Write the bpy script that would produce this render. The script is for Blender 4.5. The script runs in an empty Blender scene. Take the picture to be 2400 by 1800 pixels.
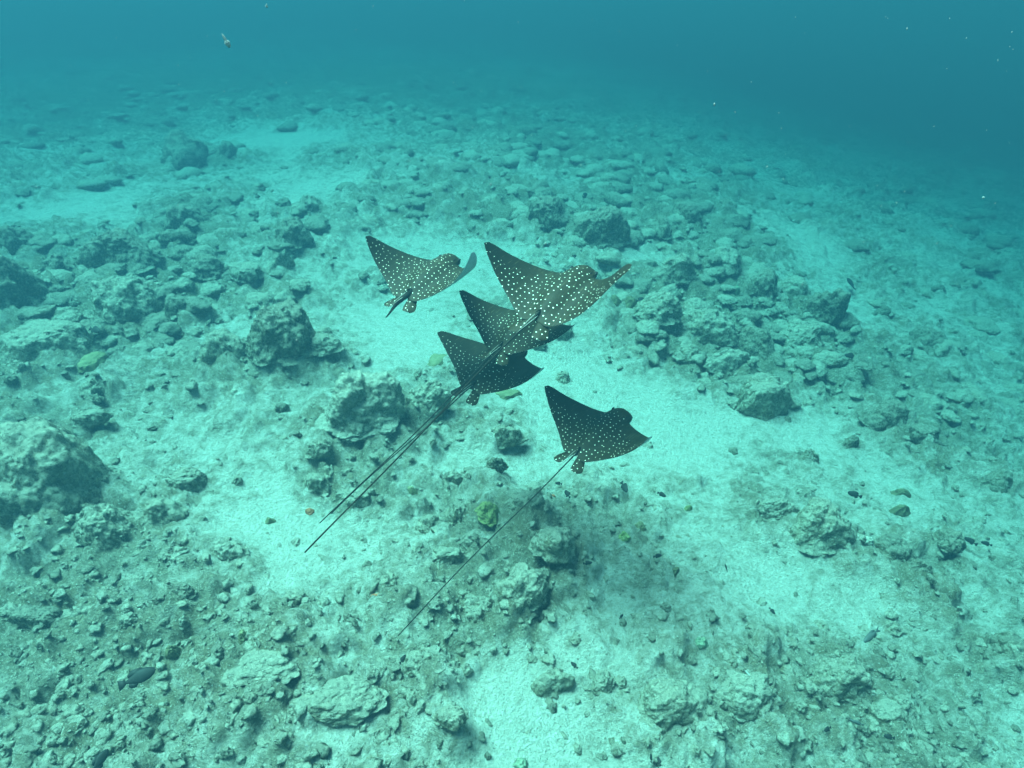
import bpy, bmesh, math
import numpy as np

# ------------------------------------------------------------------ camera, light, exposure
sc = bpy.context.scene
COL = sc.collection
CAM = np.array([0.0, 0.0, 4.6]); PITCH = math.radians(37.0); TH = 0.9
camd = bpy.data.cameras.new('camera'); cam = bpy.data.objects.new('camera', camd); COL.objects.link(cam)
camd.sensor_width = 36.0; camd.lens = 18.0 / TH
camd.clip_start = 0.05; camd.clip_end = 600.0
cam.location = CAM; cam.rotation_euler = (math.pi / 2 - PITCH, 0, 0)
sc.camera = cam

SUN_EL, SUN_AZ = math.radians(66), math.radians(-58)      # azimuth from +Y (ahead) towards +X; light comes from ahead left
WATER_TINT = (0.58, 1.0, 0.90)                            # daylight filtered by the metres of water above
world = bpy.data.worlds.new('World'); sc.world = world; world.use_nodes = True
nt = world.node_tree; nt.nodes.clear()
sky = nt.nodes.new('ShaderNodeTexSky'); sky.sky_type = 'NISHITA'; sky.sun_disc = False
sky.sun_elevation = SUN_EL; sky.sun_rotation = SUN_AZ
bg = nt.nodes.new('ShaderNodeBackground'); bg.inputs['Strength'].default_value = 0.075
tint = nt.nodes.new('ShaderNodeMix'); tint.data_type = 'RGBA'; tint.blend_type = 'MULTIPLY'
tint.inputs[0].default_value = 1.0; tint.inputs[7].default_value = (0.85, 1.0, 0.66, 1)
out = nt.nodes.new('ShaderNodeOutputWorld')
nt.links.new(sky.outputs[0], tint.inputs[6]); nt.links.new(tint.outputs[2], bg.inputs[0]); nt.links.new(bg.outputs[0], out.inputs[0])

sund = bpy.data.lights.new('sun', 'SUN'); sun = bpy.data.objects.new('sun', sund); COL.objects.link(sun)
sund.energy = 3.1; sund.angle = math.radians(32); sund.color = WATER_TINT
sun.rotation_euler = (math.pi / 2 - SUN_EL, 0, -SUN_AZ + math.pi)
sun.location = (-10, 10, 20)

sc.view_settings.view_transform = 'Standard'; sc.view_settings.look = 'None'
sc.view_settings.gamma = 1.0; sc.view_settings.use_curve_mapping = False
sc.view_settings.exposure = 3.48
cy = sc.cycles
cy.max_bounces = 4; cy.diffuse_bounces = 2; cy.glossy_bounces = 1; cy.transmission_bounces = 1; cy.volume_bounces = 1
cy.transparent_max_bounces = 4; cy.use_denoising = True; cy.caustics_reflective = False; cy.caustics_refractive = False
cy.sample_clamp_indirect = 4.0

# ------------------------------------------------------------------ maths helpers
FW = np.array([0, math.cos(PITCH), -math.sin(PITCH)]); RT = np.array([1.0, 0, 0]); UP = np.cross(RT, FW)
def ray_dir(px, py):                                       # direction through a pixel of the 2400 x 1800 photograph
    return FW + RT * ((px - 1200) / 1200 * TH) + UP * ((900 - py) / 1200 * TH)

def hsh(i, j, k=0, s=0):
    i = np.asarray(i, np.int64); j = np.asarray(j, np.int64); k = np.asarray(k, np.int64)
    h = (i * 374761393 + j * 668265263 + k * 2147483647 + s * 1274126177) & 0xFFFFFFFF
    h = ((h ^ (h >> 13)) * 1274126177) & 0xFFFFFFFF
    h = ((h ^ (h >> 16)) * 2246822519) & 0xFFFFFFFF
    h = h ^ (h >> 15)
    return (h & 0xFFFFFF) / float(0xFFFFFF)
def sm(t): return t * t * t * (t * (t * 6 - 15) + 10)
def noise2(x, y, s=0):                                     # value-gradient noise, about -1..1
    xi = np.floor(x).astype(np.int64); yi = np.floor(y).astype(np.int64); fx = x - xi; fy = y - yi
    def g(a, b):
        t = hsh(xi + a, yi + b, 0, s) * 2 * math.pi
        return np.cos(t) * (fx - a) + np.sin(t) * (fy - b)
    u, v = sm(fx), sm(fy)
    a = g(0, 0) * (1 - u) + g(1, 0) * u; b = g(0, 1) * (1 - u) + g(1, 1) * u
    return (a * (1 - v) + b * v) * 1.5
def fbm2(x, y, o=4, s=0, gain=0.5):
    r = 0; a = 1; n = 0
    for k in range(o):
        r = r + a * noise2(x * 2 ** k + 7.3 * k, y * 2 ** k - 3.1 * k, s + k); n += a; a *= gain
    return r / n
def worley2(x, y, s=0):                                    # distance to nearest point, and that point's random value
    xi = np.floor(x).astype(np.int64); yi = np.floor(y).astype(np.int64)
    best = np.full(x.shape, 9.0); rnd = np.zeros(x.shape)
    for a in (-1, 0, 1):
        for b in (-1, 0, 1):
            px = xi + a + hsh(xi + a, yi + b, 1, s); py = yi + b + hsh(xi + a, yi + b, 2, s)
            d = (px - x) ** 2 + (py - y) ** 2; q = hsh(xi + a, yi + b, 3, s); m = d < best
            best = np.where(m, d, best); rnd = np.where(m, q, rnd)
    return np.sqrt(best), rnd
def noise3(p, s=0):
    pi_ = np.floor(p).astype(np.int64); f = p - pi_; u = sm(f); r = 0
    for a in (0, 1):
        for b in (0, 1):
            for c in (0, 1):
                h = hsh(pi_[:, 0] + a, pi_[:, 1] + b, pi_[:, 2] + c, s)
                w = (u[:, 0] if a else 1 - u[:, 0]) * (u[:, 1] if b else 1 - u[:, 1]) * (u[:, 2] if c else 1 - u[:, 2])
                r = r + w * h
    return r * 2 - 1
def fbm3(p, o=4, s=0, gain=0.5):
    r = 0; a = 1; n = 0
    for k in range(o): r = r + a * noise3(p * 2 ** k + 5.7 * k, s + k); n += a; a *= gain
    return r / n
def worley3(p, s=0):
    pi_ = np.floor(p).astype(np.int64); best = np.full(len(p), 9.0)
    for a in (-1, 0, 1):
        for b in (-1, 0, 1):
            for c in (-1, 0, 1):
                i, j, k = pi_[:, 0] + a, pi_[:, 1] + b, pi_[:, 2] + c
                d = (i + hsh(i, j, k, s + 11) - p[:, 0]) ** 2 + (j + hsh(i, j, k, s + 12) - p[:, 1]) ** 2 + (k + hsh(i, j, k, s + 13) - p[:, 2]) ** 2
                best = np.minimum(best, d)
    return np.sqrt(best)
def spline(xs, ys, x):
    xs = np.array(xs, float); ys = np.array(ys, float); n = len(xs); h = np.diff(xs)
    A = np.zeros((n, n)); b = np.zeros(n); A[0, 0] = A[-1, -1] = 1
    for i in range(1, n - 1):
        A[i, i - 1] = h[i - 1]; A[i, i] = 2 * (h[i - 1] + h[i]); A[i, i + 1] = h[i]
        b[i] = 6 * ((ys[i + 1] - ys[i]) / h[i] - (ys[i] - ys[i - 1]) / h[i - 1])
    m = np.linalg.solve(A, b); i = np.clip(np.searchsorted(xs, x) - 1, 0, n - 2); a = xs[i + 1] - x; c = x - xs[i]; hh = h[i]
    return (m[i] * a ** 3 + m[i + 1] * c ** 3) / (6 * hh) + (ys[i] / hh - m[i] * hh / 6) * a + (ys[i + 1] / hh - m[i + 1] * hh / 6) * c

def mesh_from(name, verts, faces, smooth=True):
    me = bpy.data.meshes.new(name)
    verts = np.asarray(verts, np.float32); faces = np.asarray(faces, np.int32)
    k = faces.shape[1]
    me.vertices.add(len(verts)); me.vertices.foreach_set('co', verts.ravel())
    me.loops.add(faces.size); me.loops.foreach_set('vertex_index', faces.ravel())
    me.polygons.add(len(faces)); me.polygons.foreach_set('loop_start', np.arange(0, faces.size, k, dtype=np.int32))
    if smooth: me.polygons.foreach_set('use_smooth', np.ones(len(faces), bool))
    me.update(calc_edges=True); me.validate()
    return me
def link(name, me, mat=None, parent=None):
    o = bpy.data.objects.new(name, me); COL.objects.link(o)
    if mat is not None and me is not None and len(me.materials) == 0: me.materials.append(mat)
    if parent: o.parent = parent
    return o
def tag(o, label=None, cat=None, group=None, kind=None):
    if label: o['label'] = label
    if cat: o['category'] = cat
    if group: o['group'] = group
    if kind: o['kind'] = kind
    return o
def fattr(me, name, vals):
    a = me.attributes.new(name, 'FLOAT', 'POINT'); a.data.foreach_set('value', np.asarray(vals, np.float32))
def ico(sub):
    bm = bmesh.new(); bmesh.ops.create_icosphere(bm, subdivisions=sub, radius=1.0)
    v = np.array([x.co[:] for x in bm.verts]); f = np.array([[x.index for x in q.verts] for q in bm.faces]); bm.free()
    return v / np.linalg.norm(v, axis=1)[:, None], f
ICO = {k: ico(k) for k in (1, 2, 3, 4, 5, 6)}

# ------------------------------------------------------------------ material helpers
class NT:
    def __init__(self, name):
        self.m = bpy.data.materials.new(name); self.m.use_nodes = True; self.t = self.m.node_tree
        self.b = self.t.nodes['Principled BSDF']; self.b.inputs['Roughness'].default_value = 0.9
        self.b.inputs['Specular IOR Level'].default_value = 0.15
    def n(self, kind, **kw):
        x = self.t.nodes.new(kind)
        for k, v in kw.items(): setattr(x, k, v)
        return x
    def L(self, a, b): self.t.links.new(a, b)
    def noise(self, vec, scale, detail=4.0, rough=0.6):
        x = self.n('ShaderNodeTexNoise'); x.inputs['Scale'].default_value = scale; x.inputs['Detail'].default_value = detail
        x.inputs['Roughness'].default_value = rough
        if vec is not None: self.L(vec, x.inputs['Vector'])
        return x.outputs['Fac']
    def ramp(self, fac, stops):
        x = self.n('ShaderNodeValToRGB'); e = x.color_ramp.elements
        while len(e) < len(stops): e.new(0.5)
        for q, (p, c) in zip(e, stops):
            q.position = p; q.color = (c, c, c, 1) if isinstance(c, (int, float)) else (*c, 1)
        self.L(fac, x.inputs[0]); return x.outputs[0]
    def mix(self, fac, a, b, mode='MIX'):
        x = self.n('ShaderNodeMix', data_type='RGBA', blend_type=mode)
        for s, v in ((0, fac), (6, a), (7, b)):
            if hasattr(v, 'links'): self.L(v, x.inputs[s])
            elif isinstance(v, tuple): x.inputs[s].default_value = (*v, 1)
            else: x.inputs[s].default_value = v
        return x.outputs[2]
    def math(self, op, a, b=0.0, clamp=False):
        x = self.n('ShaderNodeMath', operation=op); x.use_clamp = clamp
        for s, v in ((0, a), (1, b)):
            if hasattr(v, 'links'): self.L(v, x.inputs[s])
            else: x.inputs[s].default_value = v
        return x.outputs[0]
    def attr(self, name):
        x = self.n('ShaderNodeAttribute'); x.attribute_name = name; return x.outputs['Fac']
    def pos(self): return self.n('ShaderNodeNewGeometry').outputs['Position']
    def bump(self, h, strength=0.5, dist=0.02, normal=None):
        x = self.n('ShaderNodeBump'); x.inputs['Strength'].default_value = strength; x.inputs['Distance'].default_value = dist
        self.L(h, x.inputs['Height'])
        if normal is not None: self.L(normal, x.inputs['Normal'])
        return x.outputs[0]
    def base(self, c, normal=None):
        if isinstance(c, tuple): self.b.inputs['Base Color'].default_value = (*c, 1)
        else: self.L(c, self.b.inputs['Base Color'])
        if normal is not None: self.L(normal, self.b.inputs['Normal'])
        return self.m

def mat_seabed():
    N = NT('seabed_sand_and_rubble'); P = N.pos(); R = N.attr('rubble')
    big = N.noise(P, 1.7, 5, 0.6); mid = N.noise(P, 7, 7, 0.68); fine = N.noise(P, 26, 6, 0.72); tiny = N.noise(P, 75, 4, 0.75)
    f = N.math('ADD', R, N.math('MULTIPLY', N.math('SUBTRACT', mid, 0.5), 2.6))
    f = N.math('ADD', f, N.math('MULTIPLY', N.math('SUBTRACT', fine, 0.5), 2.4))
    cover = N.ramp(f, [(0.15, 0.0), (0.80, 1.0)])
    sand = N.mix(N.ramp(fine, [(0.36, 0.0), (0.60, 1.0)]), (0.60, 0.56, 0.45), (0.83, 0.80, 0.69))
    turf = N.mix(N.ramp(fine, [(0.38, 0.0), (0.62, 1.0)]), (0.17, 0.155, 0.10), (0.46, 0.43, 0.32))
    turf = N.mix(N.ramp(big, [(0.42, 0.0), (0.64, 0.5)]), turf, (0.28, 0.225, 0.135))
    c = N.mix(cover, sand, turf)
    specks = N.ramp(N.noise(P, 42, 5, 0.75), [(0.34, 1.0), (0.43, 0.0)])  # dark crumbs and pits of broken coral
    c = N.mix(N.math('MULTIPLY', specks, 0.72), c, (0.10, 0.10, 0.07))
    specks = N.ramp(tiny, [(0.34, 1.0), (0.44, 0.0)])
    c = N.mix(N.math('MULTIPLY', specks, 0.45), c, (0.13, 0.125, 0.09))
    pale = N.ramp(N.noise(P, 52, 3, 0.6), [(0.60, 0.0), (0.70, 1.0)])     # bleached crumbs
    c = N.mix(N.math('MULTIPLY', pale, 0.6), c, (0.84, 0.82, 0.74))
    h = N.math('ADD', N.math('ADD', fine, N.math('MULTIPLY', mid, 0.7)), N.math('MULTIPLY', tiny, 0.5))
    return N.base(c, N.bump(h, 1.0, 0.12))

def mat_rock(name, dark, mid_c, pale, warm, dust=0.65):
    N = NT(name); P = N.pos()
    a = N.noise(P, 4.0, 6, 0.65); b = N.noise(P, 16, 7, 0.72); d = N.noise(P, 48, 5, 0.75)
    c = N.mix(N.ramp(b, [(0.38, 0.0), (0.60, 1.0)]), dark, mid_c)
    c = N.mix(N.ramp(a, [(0.48, 0.0), (0.68, 0.7)]), c, warm)
    c = N.mix(N.ramp(N.noise(P, 30, 5, 0.72), [(0.53, 0.0), (0.64, 0.9)]), c, pale)
    g = N.n('ShaderNodeNewGeometry'); sx = N.n('ShaderNodeSeparateXYZ'); N.L(g.outputs['Normal'], sx.inputs[0])
    top = N.math('ADD', sx.outputs[2], N.math('MULTIPLY', N.math('SUBTRACT', d, 0.5), 2.2))
    top = N.math('ADD', top, N.math('MULTIPLY', N.math('SUBTRACT', b, 0.5), 1.6))
    c = N.mix(N.ramp(top, [(0.20, 0.0), (0.80, dust)]), c, (0.58, 0.54, 0.43))   # sediment settled on upward faces
    c = N.mix(N.ramp(d, [(0.33, 0.8), (0.42, 0.0)]), c, (0.08, 0.08, 0.055))     # pits
    v = N.n('ShaderNodeTexVoronoi'); v.inputs['Scale'].default_value = 19; N.L(P, v.inputs['Vector'])
    h = N.math('ADD', N.math('MULTIPLY', b, 1.3), N.math('ADD', N.math('MULTIPLY', d, 0.7), N.math('MULTIPLY', v.outputs['Distance'], -0.6)))
    return N.base(c, N.bump(h, 1.0, 0.09))

def mat_coral(name, c1, c2, scale=60):
    N = NT(name); P = N.pos()
    v = N.n('ShaderNodeTexVoronoi'); v.inputs['Scale'].default_value = scale; N.L(P, v.inputs['Vector'])
    c = N.mix(N.ramp(N.noise(P, 14, 4, 0.6), [(0.35, 0.0), (0.65, 1.0)]), c1, c2)
    c = N.mix(N.ramp(v.outputs['Distance'], [(0.0, 0.3), (0.4, 0.0)]), c, tuple(0.5 * q for q in c1))
    return N.base(c, N.bump(v.outputs['Distance'], 0.5, 0.02))

def mat_plain(name, c, rough=0.7):
    N = NT(name); N.b.inputs['Roughness'].default_value = rough
    f = N.noise(N.pos(), 30, 3, 0.6)
    return N.base(N.mix(f, tuple(0.75 * q for q in c), tuple(min(1, 1.25 * q) for q in c)))

def mat_ray_back():
    N = NT('spotted_ray_back'); N.b.inputs['Roughness'].default_value = 0.6; N.b.inputs['Specular IOR Level'].default_value = 0.12
    uv = N.n('ShaderNodeUVMap', uv_map='rest').outputs[0]; fin = N.n('ShaderNodeUVMap', uv_map='fin').outputs[0]
    s = N.n('ShaderNodeSeparateXYZ'); N.L(fin, s.inputs[0]); chord, span = s.outputs[0], s.outputs[1]
    oi = N.n('ShaderNodeObjectInfo').outputs['Random']
    sh = N.n('ShaderNodeVectorMath', operation='ADD'); N.L(uv, sh.inputs[0])
    cx = N.n('ShaderNodeCombineXYZ'); N.L(N.math('MULTIPLY', oi, 37.0), cx.inputs[0]); N.L(cx.outputs[0], sh.inputs[1])
    v = N.n('ShaderNodeTexVoronoi', voronoi_dimensions='2D', feature='F1'); v.inputs['Scale'].default_value = 15.8
    v.inputs['Randomness'].default_value = 0.62; N.L(sh.outputs[0], v.inputs['Vector'])
    cs = N.n('ShaderNodeSeparateColor'); N.L(v.outputs['Color'], cs.inputs[0])
    rad = N.math('ADD', N.math('MULTIPLY', cs.outputs[0], 0.05), 0.078)
    rad = N.math('MULTIPLY', rad, N.ramp(span, [(0.15, 1.0), (0.9, 0.85)]))
    edge = N.math('SUBTRACT', rad, v.outputs['Distance'])
    spot = N.math('MULTIPLY', edge, 40.0, clamp=True)
    lim = N.math('ADD', N.attr('spot_limit'), N.math('MULTIPLY', N.math('SUBTRACT', cs.outputs[1], 0.5), 0.16))
    spot = N.math('MULTIPLY', spot, N.math('MULTIPLY', N.math('SUBTRACT', chord, lim), 25.0, clamp=True))
    spot = N.math('MULTIPLY', spot, N.math('GREATER_THAN', cs.outputs[2], 0.05))
    n1 = N.noise(uv, 9, 5, 0.65)
    body = N.mix(N.ramp(n1, [(0.3, 0.0), (0.7, 1.0)]), (0.0115, 0.0082, 0.0017), (0.0185, 0.0128, 0.0027))
    body = N.mix(N.ramp(span, [(0.12, 0.0), (0.8, 0.65)]), body, (0.0080, 0.0064, 0.0024))
    scr = N.n('ShaderNodeTexNoise', noise_dimensions='2D'); mp = N.n('ShaderNodeMapping'); mp.inputs['Scale'].default_value = (3, 42, 1)
    N.L(sh.outputs[0], mp.inputs[0]); N.L(mp.outputs[0], scr.inputs['Vector']); scr.inputs['Scale'].default_value = 1.6; scr.inputs['Detail'].default_value = 2
    body = N.mix(N.ramp(scr.outputs['Fac'], [(0.66, 0.0), (0.74, 0.35)]), body, (0.10, 0.085, 0.045))
    c = N.mix(spot, body, (0.72, 0.70, 0.56))
    return N.base(c)

M_SEABED = mat_seabed()
M_ROCK = mat_rock('algae_covered_reef_rock', (0.18, 0.165, 0.105), (0.40, 0.37, 0.26), (0.60, 0.57, 0.45), (0.33, 0.27, 0.16), 0.68)
M_DARK = mat_rock('dark_turf_reef_rock', (0.10, 0.093, 0.06), (0.22, 0.205, 0.14), (0.40, 0.38, 0.29), (0.20, 0.165, 0.095), 0.45)
M_PALE = mat_rock('pale_sedimented_rock', (0.24, 0.225, 0.16), (0.48, 0.45, 0.34), (0.66, 0.63, 0.52), (0.40, 0.35, 0.23), 0.8)
M_BRAIN = mat_coral('olive_yellow_coral', (0.13, 0.135, 0.05), (0.18, 0.18, 0.08), 45)
M_TAN = mat_coral('tan_coral', (0.15, 0.145, 0.075), (0.21, 0.20, 0.115), 55)
M_GREENCOR = mat_coral('pale_green_coral', (0.14, 0.18, 0.12), (0.21, 0.25, 0.17), 50)
M_ROUND = mat_coral('grey_brown_round_coral', (0.11, 0.10, 0.055), (0.17, 0.155, 0.09), 70)
M_LIME = mat_coral('lime_yellow_coral', (0.22, 0.25, 0.09), (0.33, 0.35, 0.16), 40)
M_WHITE = mat_coral('bleached_white_coral', (0.26, 0.25, 0.20), (0.40, 0.38, 0.32), 40)
M_ORANGE = mat_coral('orange_sponge', (0.30, 0.11, 0.055), (0.38, 0.15, 0.08), 60)
M_RAYB = mat_ray_back()
M_RAYW = mat_plain('ray_white_belly', (0.45, 0.47, 0.46), 0.6)
M_SPINE = mat_plain('ray_pale_tail_spine', (0.22, 0.22, 0.19), 0.7)
M_TAIL = mat_plain('ray_dark_tail', (0.007, 0.006, 0.004), 0.8)
M_EYE = mat_plain('ray_eye', (0.012, 0.012, 0.012), 0.25)
M_FISH = mat_plain('dark_fish_scales', (0.020, 0.020, 0.018), 0.6)
M_FISHG = mat_plain('grey_fish_scales', (0.07, 0.075, 0.07), 0.5)
M_FISHW = mat_plain('silver_fish_scales', (0.28, 0.29, 0.26), 0.45)
M_SPECK = mat_plain('pale_plankton', (0.16, 0.175, 0.17), 0.7)

# ------------------------------------------------------------------ seabed
def ground_base(x, y):
    right = np.log1p(np.exp((x - 2.0) * 0.6)) / 0.6
    z = -7.5 * np.tanh(0.19 * right / 7.5) + 0.5 * np.tanh(-(x + 2.0) / 8.0 * 0.6) * (x < -2)
    z = z - 2.5 * np.tanh(np.maximum(y - 14, 0) / 60.0)
    return z + 0.16 * noise2(x / 4.3 + 3.1, y / 4.3 + 1.7, 5) + 0.30 * noise2(x / 11.0, y / 11.0, 6)
def to_ground(px, py, lift=0.0):
    d = ray_dir(px, py); t = 5.0
    if d[2] > -0.02: d[2] = -0.02
    for _ in range(14):
        p = CAM + t * d
        g = float(ground_base(np.array([p[0]]), np.array([p[1]]))[0]) + lift
        t += 0.85 * (g - p[2]) / d[2] if d[2] < 0 else 0
        t = min(max(t, 1.0), 120.0)
    return CAM + t * d, t
PATCH = []                                                 # (x, y, radius x, radius y, amount): minus = bare sand, plus = rubble turf
for px, py, rx, ry, a in [
    (965, 790, 120, 70, -.75), (690, 1235, 170, 60, -.6), (1300, 880, 170, 110, -.45), (1640, 985, 210, 70, -.55), (1225, 1690, 130, 110, -.75),
    (1180, 1600, 90, 70, -.5), (810, 1740, 90, 50, -.5), (690, 320, 230, 30, -.6), (1500, 600, 60, 30, -.6), (1430, 600, 90, 40, -.5), (1880, 550, 110, 40, -.5),
    (2010, 770, 110, 60, -.4), (1850, 1010, 250, 80, -.35), (1050, 640, 150, 60, -.5), (640, 650, 120, 60, -.35), (900, 1320, 200, 100, -.35), (1400, 1380, 120, 60, -.3),
    (190, 480, 80, 30, -.5), (330, 520, 110, 30, -.4), (700, 440, 120, 35, -.5), (130, 960, 120, 60, -.3), (1550, 1080, 150, 70, -.35), (1930, 1420, 160, 70, -.35), (2080, 1560, 120, 110, -.25),
    (1150, 1090, 160, 60, -.4), (560, 780, 90, 40, -.4), (1620, 430, 90, 30, -.35), (1290, 430, 80, 25, -.35),
    (170, 1680, 330, 230, .32), (560, 1700, 220, 140, .12), (60, 1480, 180, 150, .3), (40, 900, 150, 150, .3), (1130, 1400, 180, 120, .25), (1620, 1640, 300, 90, .06), (1150, 1260, 200, 130, .25), (1720, 750, 330, 130, .45), (320, 700, 330, 180, .3), (1330, 500, 260, 70, .5),
    (900, 200, 480, 80, .55), (1560, 470, 240, 80, .4), (2180, 1700, 180, 180, .28), (250, 250, 300, 120, .4), (1850, 900, 180, 60, .35), (1000, 480, 200, 50, .25), (2150, 950, 200, 150, .2),
    (500, 500, 160, 60, .25), (1250, 330, 300, 60, .4), (380, 1330, 150, 120, .15), (1060, 1480, 200, 90, .2), (2250, 1250, 120, 120, .2)]:
    p, t = to_ground(px, py); d = ray_dir(px, py)
    sx = rx / 1200 * TH * t; sy = ry / 1200 * TH * t / max(0.22, -d[2] / np.linalg.norm(d))
    PATCH.append((p[0], p[1], sx, sy, a if a > 0 else 0.78 * a))
BO, RK = 'coral_boulder', 'reef_rock'
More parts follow.
